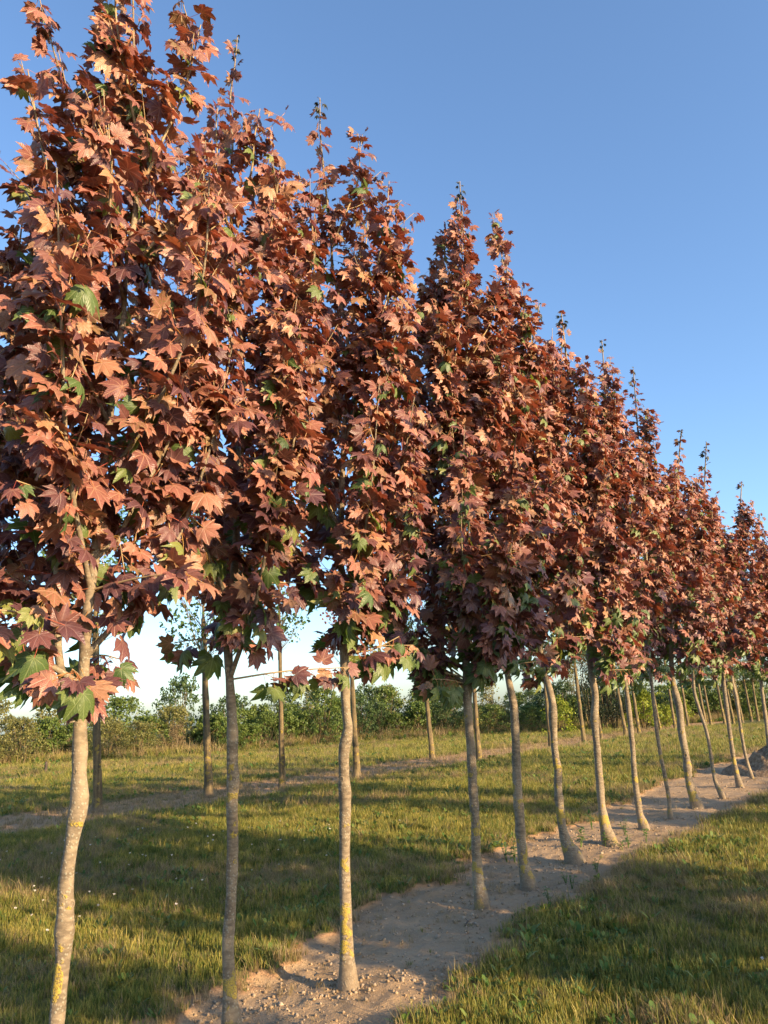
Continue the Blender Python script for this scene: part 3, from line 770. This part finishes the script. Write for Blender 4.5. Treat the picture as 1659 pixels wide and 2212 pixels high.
for i, (x, y, wd, xt, yt, wt) in enumerate(R2):
    b = ground_at(x, y); gz = float(ground_z(*b)) if np.hypot(*b) < 55 else 0.0
    root = thing('row_tree', (b[0], b[1], gz), 'rough-barked green nursery tree in the row behind the red maples', 'tree', 'green trees in the second row')
    dist = np.hypot(*b)
    wd = min(wd, .17 * F / dist * 1.06); wt = min(wt, wd * .8)
    P, Rr = px_stem(b, [(x, y, wd * 1.5), (x - (x - xt) * .06, y - (y - yt) * .08, wd * 1.1), (x + (xt - x) * .5, y + (yt - y) * .5, (wd + wt) / 2), (xt, yt, wt)])
    d = norm(P[-1] - P[1]); topz = 3.9
    if topz > P[-1][2]:
        P = np.concatenate([P, [P[-1] + d * (topz - P[-1][2])]]); Rr = np.r_[Rr, Rr[-1] * .75]
    P[0][:2] = b; P[0][2] = gz - .05
    O = np.array([b[0], b[1], gz]); Q, RQ, _ = resample(P, Rr, .08)
    mb = MB(); tube(mb, Q - O, RQ, 12, 0, .12, .25)
    link('trunk', mb.mesh('trunk', [M_BARK2]), root)
    k = 2 if i in (3,) else (i % 2 if i < 9 else 3)
    off = Q[-1] - O
    for nm, me in (('crown', CR[k][0]), ('limbs', CR[k][1])):
        o = link(nm, me, root)
        o.location = (off[0], off[1], 0.0 if i < 12 else -.1); o.rotation_euler.z = i * 2.1
    ORD = 'next next second third fourth fifth sixth seventh eighth ninth tenth eleventh twelfth thirteenth fourteenth fifteenth sixteenth seventeenth eighteenth nineteenth'.split()
    root['label'] = 'rough-barked second-row tree, %s from the dull red-leaved one going %s the cedars' % (ORD[abs(i - 3)], 'towards' if i > 3 else 'away from')
    if k == 2:
        root['label'] = 'thin nursery tree with small dull red leaves in the second row'

# ------------------------------------------------------------------ field edge: young trees, shrubs, cedars
def shrub_mesh(seed, mat, hgt, wid, n_clump, per, size, spindly=0.0):
    r = np.random.default_rng(seed); mb = MB(); ms = MB()
    for i in range(n_clump):
        f = r.random() ** .8; az = r.uniform(0, 6.28)
        prof = (1 - .6 * max(0, f - .5) / .5) * (.85 + .3 * r.random())
        rr = wid * .5 * prof * math.sqrt(r.random())
        c = (math.cos(az) * rr, math.sin(az) * rr, .12 + f * (hgt - .25))
        q = r.uniform(.13, .30) * (hgt / 2.6) ** .5
        cloud(mb, r, [(c, (q * 1.15, q * 1.15, q * .85))], per, size)
        if i % 4 == 0:
            tube(ms, np.array([[rr * .2 * math.cos(az), rr * .2 * math.sin(az), -.05], [c[0] * .5, c[1] * .5, c[2] * .5], list(c)]), [.022, .014, .005], 4, 0)
    return mb.mesh('foliage', [mat]), ms.mesh('stem', [M_BARK2])
SH = [(shrub_mesh(201, M_FAR[0], 2.7, 2.9, 150, 24, .105), 'leafy mid-green young tree on the field edge', 2.7),
      (shrub_mesh(202, M_FAR[1], 2.6, 2.8, 160, 24, .09), 'olive-green bushy young tree on the field edge', 2.6),
      (shrub_mesh(203, M_FAR[2], 3.0, 3.0, 160, 24, .10), 'deep-green dense young tree on the field edge', 3.0),
      (shrub_mesh(204, M_FAR[3], 1.7, 2.0, 80, 20, .07), 'brown dried shrub on the field edge', 1.7),
      (shrub_mesh(205, M_FAR[0], 2.3, 2.5, 130, 24, .13), 'broad-leaved green shrub on the field edge', 2.3)]
SH += [(shrub_mesh(206, M_FAR[1], 3.6, 1.6, 110, 20, .10), 'tall narrow olive sapling on the field edge', 3.6),
       (shrub_mesh(207, M_FAR[4], 2.2, 2.0, 90, 22, .13), 'light yellow-green shrub on the field edge', 2.2),
       (shrub_mesh(208, M_FAR[3], 2.9, .9, 34, 9, .06), 'thin half-bare brown sapling on the field edge', 2.9)]
EDGE = [(0, 1655), (200, 1644), (400, 1632), (600, 1617), (800, 1601), (1000, 1590), (1200, 1579), (1400, 1567), (1640, 1553), (1900, 1542)]
EP = np.array([ground_at(*e) for e in EDGE])
EP = np.concatenate([[EP[0] + (EP[0] - EP[1]) * 1.6], EP])
ed = np.r_[0, np.cumsum(np.hypot(*np.diff(EP, axis=0).T))]
re_ = np.random.default_rng(88)
def place(pair, label, loc, s, rz, name='young_tree', cat='tree', group='young trees and shrubs on the field edge', sz=None):
    root = thing(name, (loc[0], loc[1], 0), label, cat, group)
    for nm, me in (('foliage', pair[0]), ('stem', pair[1])):
        link(nm, me, root)
    root.rotation_euler.z = rz; root.scale = (s, s, sz or s)
    return root
nE = 0
for layer, (back, step, smin, smax) in enumerate(((0.8, 1.4, .6, .95), (3.6, 1.6, .8, 1.1), (9, 2.4, .95, 1.35))):
    s = re_.uniform(0, 1)
    while s < ed[-1]:
        p = np.array([np.interp(s, ed, EP[:, 0]), np.interp(s, ed, EP[:, 1])])
        p = p * (1 + (back + re_.normal(0, 1.0)) / np.hypot(*p))
        k = re_.choice(8, p=[.27, .21, .14, .06, .18, .03, .08, .03] if layer < 2 else [.27, .30, .23, 0, 0, .15, 0, .05])
        pair, lab, _ = SH[k]
        sc_ = re_.uniform(smin, smax)
        place(pair, lab + (' in the outer tier' if layer == 0 else ' in the middle tier' if layer == 1 else ' in the rear tier'), p, sc_, re_.uniform(0, 6.28), 'shrub' if k in (3, 4) else 'young_tree', 'shrub' if k in (3, 4) else 'tree', sz=sc_ * re_.uniform(.75, 1.3))
        s += step * re_.uniform(.7, 1.35); nE += 1
print('edge plants', nE)

def at_far(x, y_base, dist):
    g = ground_at(x, y_base); return g / np.hypot(*g) * dist
br = shrub_mesh(230, M_FAR[4], 2.3, 2.1, 90, 24, .11)
g1 = ground_at(1212, 1584); place(br, 'bright yellow-green shrub beside the dark cedars', g1, .95, .3, 'shrub', 'shrub')
g2 = ground_at(1392, 1575); place(br, 'bright yellow-green shrub between two second-row trunks', g2, 1.05, 1.9, 'shrub', 'shrub')
g3 = ground_at(1440, 1572); place(br, 'small yellow-green shrub past the brighter ones', g3, .6, 4.0, 'shrub', 'shrub')
def cedar(seed):
    r = np.random.default_rng(seed); mb = MB(); ms = MB()
    for i in range(130):
        f = r.random(); az = r.uniform(0, 6.28); rr = .95 * (1 - f) ** .6 * (.5 + .5 * r.random())
        cloud(mb, r, [((math.cos(az) * rr, math.sin(az) * rr, .7 + f * 4.6), (.22, .22, .30))], 26, .085)
    for a in range(5):
        tube(ms, np.array([[.12 * math.cos(a * 1.3), .12 * math.sin(a * 1.3), -.05], [.3 * math.cos(a * 1.3), .3 * math.sin(a * 1.3), 1.6], [.3 * math.cos(a * 1.3), .3 * math.sin(a * 1.3), 4.2]]), [.05, .04, .01], 6, 0)
    return mb.mesh('foliage', [M_FAR[5]]), ms.mesh('stem', [M_BARK2])
cd = cedar(5)
for k, (x, y, s) in enumerate(((1278, 1580, .95), (1306, 1578, 1.05), (1330, 1577, .9))):
    place(cd, 'dark upright cedar in a clump of three at the field edge', ground_at(x, y), s, k * 2.0, 'cedar_tree', 'tree', 'dark cedars')

# ------------------------------------------------------------------ scattered small plants and stones (uncountable cover)
def scatter(name, pts, rotz, scl, idx, templates, **props):
    me = bpy.data.meshes.new(name)
    me.vertices.add(len(pts)); me.vertices.foreach_set('co', np.asarray(pts, np.float32).ravel())
    rot = np.zeros((len(pts), 3), np.float32); rot[:, :2] = rng.normal(0, .10, (len(pts), 2)); rot[:, 2] = rotz
    a = me.attributes.new('rot', 'FLOAT_VECTOR', 'POINT'); a.data.foreach_set('vector', rot.ravel())
    a = me.attributes.new('scl', 'FLOAT', 'POINT'); a.data.foreach_set('value', np.asarray(scl, np.float32))
    a = me.attributes.new('idx', 'INT', 'POINT'); a.data.foreach_set('value', np.asarray(idx, np.int32))
    c = bpy.data.collections.new(name + '_shapes')
    for i, (tm, mats) in enumerate(templates):
        o = bpy.data.objects.new('%s_shape_%02d' % (name, i), tm.mesh('%s_shape' % name, mats)); c.objects.link(o)
    o = link(name, me, kind='stuff', **props)
    ng = bpy.data.node_groups.new(name, 'GeometryNodeTree')
    ng.interface.new_socket('Geometry', in_out='INPUT', socket_type='NodeSocketGeometry')
    ng.interface.new_socket('Geometry', in_out='OUTPUT', socket_type='NodeSocketGeometry')
    N = ng.nodes; gi = N.new('NodeGroupInput'); go = N.new('NodeGroupOutput')
    ip = N.new('GeometryNodeInstanceOnPoints'); ci = N.new('GeometryNodeCollectionInfo')
    ci.inputs['Collection'].default_value = c; ci.inputs['Separate Children'].default_value = True; ci.inputs['Reset Children'].default_value = True
    ip.inputs['Pick Instance'].default_value = True
    def attr(nm, ty):
        q = N.new('GeometryNodeInputNamedAttribute'); q.data_type = ty; q.inputs[0].default_value = nm; return q.outputs[0]
    K = ng.links.new
    K(gi.outputs[0], ip.inputs['Points']); K(ci.outputs[0], ip.inputs['Instance'])
    K(attr('idx', 'INT'), ip.inputs['Instance Index']); K(attr('scl', 'FLOAT'), ip.inputs['Scale'])
    er = N.new('FunctionNodeEulerToRotation'); K(attr('rot', 'FLOAT_VECTOR'), er.inputs[0]); K(er.outputs[0], ip.inputs['Rotation'])
    K(ip.outputs[0], go.inputs[0])
    o.modifiers.new('scatter', 'NODES').node_group = ng
    return o

def tuft(seed, n, h, spread, wid, lean=.5):
    r = np.random.default_rng(seed); mb = MB()
    for i in range(n):
        az = r.uniform(0, 6.28); p = np.array([*(r.normal(0, spread, 2)), -.008])
        hh = h * r.uniform(.45, 1.2); ln = r.uniform(.05, lean) * hh
        d = np.array([math.cos(az), math.sin(az), 0]); q = np.array([-d[1], d[0], 0]) * wid * r.uniform(.6, 1.2)
        fa = r.uniform(0, 3.14); q = q * math.cos(fa) + d * np.linalg.norm(q) * math.sin(fa)
        m = p + d * ln * .35 + np.array([0, 0, hh * .55]); e = p + d * ln + np.array([0, 0, hh])
        mb.add([p - q, p + q, m - q * .8, m + q * .8, e], [(0, 1, 3), (0, 3, 2), (2, 3, 4)], 0, [(0, 0), (1, 0), (0, .55), (1, .55), (.5, 1)])
    return mb
def rosette(seed, n, l, wd):
    r = np.random.default_rng(seed); mb = MB()
    for i in range(n):
        az = i * 2.4 + r.normal(0, .3); d = np.array([math.cos(az), math.sin(az), 0]); q = np.array([-d[1], d[0], 0]) * wd * r.uniform(.7, 1.2); L = l * r.uniform(.6, 1.2); el = r.uniform(.3, 1.1)
        u = d * math.cos(el) + np.array([0, 0, math.sin(el)])
        a, b, c, e = u * .02, u * L * .45, u * L * .78 - np.array([0, 0, L * .04]), u * L - np.array([0, 0, L * .16])
        mb.add([a, b - q, b + q, c - q * .8, c + q * .8, e], [(0, 2, 1), (1, 2, 4), (1, 4, 3), (3, 4, 5)], 0, [(0, 0), (0, .4), (1, .4), (0, .7), (1, .7), (.5, 1)])
    return mb
def clover(seed):
    r = np.random.default_rng(seed); mb = MB()
    h = r.uniform(.07, .11); tube(mb, [[0, 0, 0], [.006, .004, h * .6], [.01, .0, h]], [.0012] * 3, 3, 0)
    for i in range(16):
        d = norm(r.normal(0, 1, 3)) ; c = np.array([.01, 0, h + .006]); q = norm(np.cross(d, [.3, .5, .8])) * .003
        mb.add([c - q, c + q, c + d * .011 + q, c + d * .011 - q], [(0, 1, 2), (0, 2, 3)], 1)
    return mb
G = [M_GRASS]
TPL = [(tuft(1, 18, .060, .024, .0028), G), (tuft(2, 16, .075, .022, .0028), G), (tuft(3, 20, .050, .030, .0032), G), (tuft(4, 14, .095, .020, .0025), G),
       (tuft(5, 16, .070, .026, .0022, 1.1), [M_STRAW]), (tuft(6, 12, .10, .018, .0019, .8), [M_STRAW]),
       (rosette(7, 7, .085, .013), [M_BROAD]), (rosette(8, 5, .11, .012), [M_BROAD]), (clover(9), [M_BROAD, M_CLOVER])]
def make_turf():
    Ps = []; Sc = []; Ix = []
    for r0, r1, dens, s0 in ((2.2, 5.5, 760, 1.0), (5.5, 9, 520, 1.08), (9, 15, 260, 1.3), (15, 26, 105, 1.75), (26, 50, 34, 2.5)):
        area = .5 * 1.28 * (r1 ** 2 - r0 ** 2); n = int(area * dens)
        rr = np.sqrt(rng.uniform(r0 ** 2, r1 ** 2, n)); an = rng.uniform(-.64, .64, n)
        x, y = np.sin(an) * rr, np.cos(an) * rr
        m = soil_mask(x, y)
        keep = rng.random(n) > np.clip(m * 1.12, 0, .975)
        x, y, m, rr = x[keep], y[keep], m[keep], rr[keep]
        n = len(x)
        dryp = np.clip(.06 + 1.3 * m + .55 * smooth(.52, .72, fbm(x * .45, y * .45, 55)), 0, .95)
        # ring of straw along the soil edges
        e = np.maximum(soil_mask(x + .16 * ROW_N[0], y + .16 * ROW_N[1]), soil_mask(x - .16 * ROW_N[0], y - .16 * ROW_N[1]))
        dryp = np.clip(dryp + .45 * e, 0, .95)
        u = rng.random(n)
        ix = rng.integers(0, 4, n)
        ix = np.where(rng.random(n) < dryp, 4 + rng.integers(0, 2, n), ix)
        broad = smooth(.5, .66, fbm(x * .8 + 9, y * .8, 71))
        ix = np.where((rng.random(n) < .11 * broad + .012) & (m < .3), 6 + rng.integers(0, 2, n), ix)
        if r0 < 15:
            cl = smooth(.50, .62, fbm(x * .3 + 4, y * .3 + 2, 81))
            ix = np.where((rng.random(n) < .011 * cl) & (m < .1), 8, ix)
        s = .88 * s0 * rng.uniform(.7, 1.25, n) * (.45 + 1.1 * fbm(x * 3.2, y * 3.2, 91)) * (1 - .35 * m)
        s = np.where(ix >= 8, s0 ** .5, s)
        Ps.append(np.stack([x, y, ground_z(x, y)], 1)); Sc.append(s); Ix.append(ix)
    P = np.concatenate(Ps)
    print('turf tufts', len(P))
    scatter('grass', P, rng.uniform(0, 6.28, len(P)), np.concatenate(Sc), np.concatenate(Ix), TPL, label='short yellow-green turf with dry straw and clover between the tree rows', category='grass')
make_turf()

# tall weeds at the foot of the field edge
def make_edge_weeds():
    n = 5200
    s = rng.uniform(0, ed[-1], n); p = np.stack([np.interp(s, ed, EP[:, 0]), np.interp(s, ed, EP[:, 1])], 1)
    p = p * (1 + rng.normal(.2, .7, n) / np.hypot(*p.T))[:, None]
    tp = [(tuft(31, 16, .42, .10, .008), [M_GRASS]), (tuft(32, 14, .55, .09, .007, .7), [M_STRAW]), (rosette(33, 9, .35, .05), [M_BROAD]), (tuft(34, 10, .75, .06, .006, .4), [M_STRAW])]
    ix = rng.choice(4, n, p=[.35, .3, .2, .15])
    scatter('weeds', np.c_[p, np.zeros(n)], rng.uniform(0, 6.28, n), rng.uniform(.6, 1.4, n), ix, tp, label='tall rank weeds and straw along the field edge', category='weeds')
make_edge_weeds()

def stone_mesh(seed):
    r = np.random.default_rng(seed); n = 7
    V = [[0, 0, .42]]
    for k, (z, q) in enumerate(((.28, .34), (.0, .5), (-.25, .38))):
        for i in range(n):
            a = i / n * 6.28 + k * .4 + r.normal(0, .12); w_ = q * r.uniform(.75, 1.2); V.append([math.cos(a) * w_ * 1.2, math.sin(a) * w_ * .9, z + r.normal(0, .05)])
    V.append([0, 0, -.35]); Fc = []
    for i in range(n):
        j = (i + 1) % n; Fc.append((0, 1 + i, 1 + j))
        for k in range(2):
            a, b, c, d = 1 + k*n+i, 1 + k*n+j, 1+(k+1)*n+j, 1+(k+1)*n+i; Fc += [(a, d, c), (a, c, b)]
        Fc.append((1 + 2*n + i, 1 + 3*n, 1 + 2*n + j))
    mb = MB(); mb.add(V, Fc); return mb
t = NT('soil_clod'); sn = t.noise(45, 4, t.pos())
M_CLOD = t.finish(t.mix(t.step(sn, .35, .65), (0.22, 0.155, 0.095), (0.38, 0.275, 0.175)), .95, sn, .6, .005, spec=.1)
def straw_bit():
    r = np.random.default_rng(12); mb = MB()
    for i in range(4):
        a = r.uniform(0, 6.28); c = np.array([*r.normal(0, 1.0, 2), .1]); d = np.array([math.cos(a), math.sin(a), r.uniform(-.05, .15)]) * r.uniform(.8, 2.4); q = np.array([-d[1], d[0], 0]) * .04
        mb.add([c - d - q, c - d + q, c + d + q * .5, c + d - q * .5], [(0, 1, 2), (0, 2, 3)], 0, [(0, .2), (1, .2), (1, .8), (0, .8)])
    return mb
def make_gravel():
    Ps = []; S = []
    for r0, r1, dens in ((2.5, 6, 1500), (6, 11, 700), (11, 24, 130)):
        n = int(.5 * 1.28 * (r1**2 - r0**2) * dens); rr = np.sqrt(rng.uniform(r0**2, r1**2, n)); an = rng.uniform(-.64, .64, n)
        x, y = np.sin(an) * rr, np.cos(an) * rr; m = soil_mask(x, y)
        dd = (x - ROW_C[0]) * ROW_N[0] + (y - ROW_C[1]) * ROW_N[1]
        pr = (m > .45) * (.4 + .6 * smooth(.48, .68, fbm(x * 2.2, y * 2.2, 101))) * np.where(abs(dd) < 2.5, .6 + .4 * smooth(-.5, .3, dd), 1)
        k = rng.random(n) < pr
        x, y = x[k], y[k]; s = .006 + .026 * rng.random(len(x)) ** 4
        Ps.append(np.stack([x, y, ground_z(x, y) + s * .12], 1)); S.append(s)
    for b in BASES:      # crumbs heaped round each trunk's foot
        n = 70; a = rng.uniform(0, 6.28, n); q = .05 + np.abs(rng.normal(0, .11, n)); x, y = b[0] + np.cos(a) * q, b[1] + np.sin(a) * q
        s = .008 + .02 * rng.random(n) ** 3
        Ps.append(np.stack([x, y, ground_z(x, y) + s * .2], 1)); S.append(s)
    P = np.concatenate(Ps); print('gravel', len(P))
    scatter('gravel', P, rng.uniform(0, 6.28, len(P)), np.concatenate(S), np.where(rng.random(len(P)) < .72, rng.integers(5, 9, len(P)), rng.integers(0, 5, len(P))), [(stone_mesh(i), [M_STONE]) for i in range(5)] + [(stone_mesh(20 + i), [M_CLOD]) for i in range(3)] + [(straw_bit(), [M_STRAW])], label='fine pale gravel strewn over the bare soil strips', category='gravel')
make_gravel()

# single larger stones on the soil
STONES = [stone_mesh(50 + i).mesh('stone', [M_STONE]) for i in range(5)]
def stone_at(x, y, s, k):
    g = ground_at(x, y)
    o = link('stone', STONES[k % 5], label='pale angular stone lying on the bare soil strip', category='stone', group='stones on the soil strip')
    s *= random.uniform(.5, .85); o.location = (g[0], g[1], float(ground_z(*g)) + s * .12); o.scale = (s, s * random.uniform(.7, 1), s * random.uniform(.6, .95)); o.rotation_euler = (random.uniform(-.3, .3), random.uniform(-.3, .3), random.uniform(0, 6.28))
for k, (x, y, s) in enumerate([(944, 2016, .06), (935, 2006, .045), (860, 2083, .05), (985, 2045, .035), (1020, 1925, .045), (1195, 1880, .05), (1180, 1874, .05), (1205, 1885, .045), (1165, 1893, .06), (1225, 1872, .045), (1100, 1895, .05),
        (1060, 1905, .05), (985, 1920, .06), (970, 1938, .055), (1260, 1862, .05), (583, 2155, .045), (572, 2160, .04), (790, 2150, .05), (862, 2208, .06), (955, 2120, .04), (1150, 1985, .05), (1245, 1906, .05), (1085, 1945, .05), (1015, 2032, .04),
        (1395, 1800, .05), (1300, 1842, .05), (1480, 1745, .06), (1335, 1838, .045), (720, 2090, .04), (655, 2130, .045), (1128, 2015, .035), (905, 2050, .04), (740, 2128, .04), (722, 2132, .05), (730, 2140, .04), (768, 2135, .035)]):
    stone_at(x, y, s, k)

# sticks
def stick(x, y, L, az):
    g = ground_at(x, y); z = float(ground_z(*g)); mb = MB(); d = np.array([math.cos(az), math.sin(az), .0])
    tube(mb, [d * -L / 2 + [0, 0, .008], [0, 0, .02], d * L / 2 + [0, 0, .012]], [.005, .006, .003], 5, 0)
    tube(mb, [[0, 0, .02], d * L * .2 + np.array([-d[1], d[0], 0]) * L * .2 + [0, 0, .04]], [.004, .002], 4, 0)
    o = link('stick', mb.mesh('stick', [M_STICK]), label='short dead forked stick on the bare soil', category='stick', group='sticks on the soil'); o.location = (g[0], g[1], z)
for a in ((705, 2090, .14, .3), (1010, 1985, .16, 1.2), (850, 2110, .10, 2.0), (1345, 1820, .18, .2), (1180, 1960, .12, 2.7)): stick(*a)

# weeds on the soil strip
def weed(x, y, h, seed, label):
    g = ground_at(x, y); z = float(ground_z(*g)); r = np.random.default_rng(seed)
    root = thing('weed_plant', (g[0], g[1], z), label, 'weed', 'weeds on the soil strip')
    ms = MB(); ml = MB()
    for k in range(3):
        d = np.array([*r.normal(0, .25, 2), 1.0]); d /= np.linalg.norm(d); hh = h * r.uniform(.6, 1.05)
        tube(ms, [[0, 0, -.01], d * hh * .5, d * hh], [.004, .003, .0015], 4, 0)
        for i in range(8):
            f = r.uniform(.35, 1); a = r.uniform(0, 6.28); p = d * hh * f; u = norm(np.array([math.cos(a), math.sin(a), r.uniform(-.1, .5)])); q = norm(np.cross(u, [0, 0, 1])) * h * .075; l = h * r.uniform(.22, .45)
            ml.add([p, p + u * l * .5 - q, p + u * l * .5 + q, p + u * l - [0, 0, l * .2]], [(0, 2, 1), (1, 2, 3)], 0, [(0, 0), (0, .5), (1, .5), (.5, .8)])
    link('stem', ms.mesh('stem', [M_BROAD]), root); link('leaf', ml.mesh('leaf', [M_BROAD]), root, kind='stuff')
for k, (x, y, h) in enumerate(((1279, 1788, .22), (1350, 1800, .22), (1396, 1815, .20), (1255, 1828, .28), (1356, 1825, .18), (1288, 1876, .14), (1307, 1822, .2), (1343, 1830, .14), (1112, 1860, .26), (1095, 1858, .24), (1235, 1912, .13), (1186, 1945, .13), (1222, 1900, .10))):
    weed(x, y, h, 700 + k, 'small pale-leaved weed sprouting from the soil strip')

# soil mound by the last trunks
def mound():
    g = ground_at(1648, 1672); r = np.random.default_rng(3); mb = MB(); n, m = 40, 18
    V = [[0, 0, .62]]; Fc = []
    for j in range(1, m + 1):
        f = j / m
        for i in range(n):
            a = i / n * 6.28; rr = f * (1.0 + .25 * math.sin(a * 2 + 1) + .15 * math.sin(a * 5)); q = np.array([math.cos(a) * rr * 1.25, math.sin(a) * rr])
            z = .62 * (1 - f ** 1.6) * (1 + .0) + (float(noise2(q[0] * 5, q[1] * 5, 4)) - .5) * .34 * (1 - f * .7) + (float(noise2(q[0] * 13, q[1] * 13, 6)) - .5) * .2 * (1.15 - f) - (.06 if j == m else 0)
            V.append([q[0], q[1], z])
    for i in range(n):
        k = (i + 1) % n; Fc.append((0, 1 + i, 1 + k))
        for j in range(m - 1):
            a, b, c, d = 1+j*n+i, 1+j*n+k, 1+(j+1)*n+k, 1+(j+1)*n+i; Fc += [(a, d, c), (a, c, b)]
    mb.add(V, Fc); t = NT('mound_soil'); p = t.pos(); n2 = t.noise(14, 5, p, .7)
    mt = t.finish(t.mix(t.step(n2, .35, .68), (.16, .105, .065), (.34, .245, .155)), .95, n2, 1.0, .05, spec=.1)
    o = link('soil_mound', mb.mesh('soil_mound', [mt]), label='heap of dug brown soil beside the last slim trunks', category='soil heap'); o.location = (g[0] + .95, g[1] + .6, -.05)
mound()

# a short dark stake in the far strip, and a thin mast beyond the trees
g = ground_at(98, 1672); mb = MB(); tube(mb, resample(np.array([[0, 0, -.05], [.01, 0, .2], [0, .01, .42]]), [.05, .045, .04], .06)[0], np.linspace(.055, .04, 8)[:len(resample(np.array([[0, 0, -.05], [.01, 0, .2], [0, .01, .42]]), [1, 1, 1], .06)[0])], 8, 0, .2)
o = link('tree_stump', mb.mesh('tree_stump', [M_STICK]), label='short dark stump standing in the far dry strip', category='stump'); o.location = (g[0], g[1], 0)
print('total leaves', total, 'objects', len(bpy.data.objects))
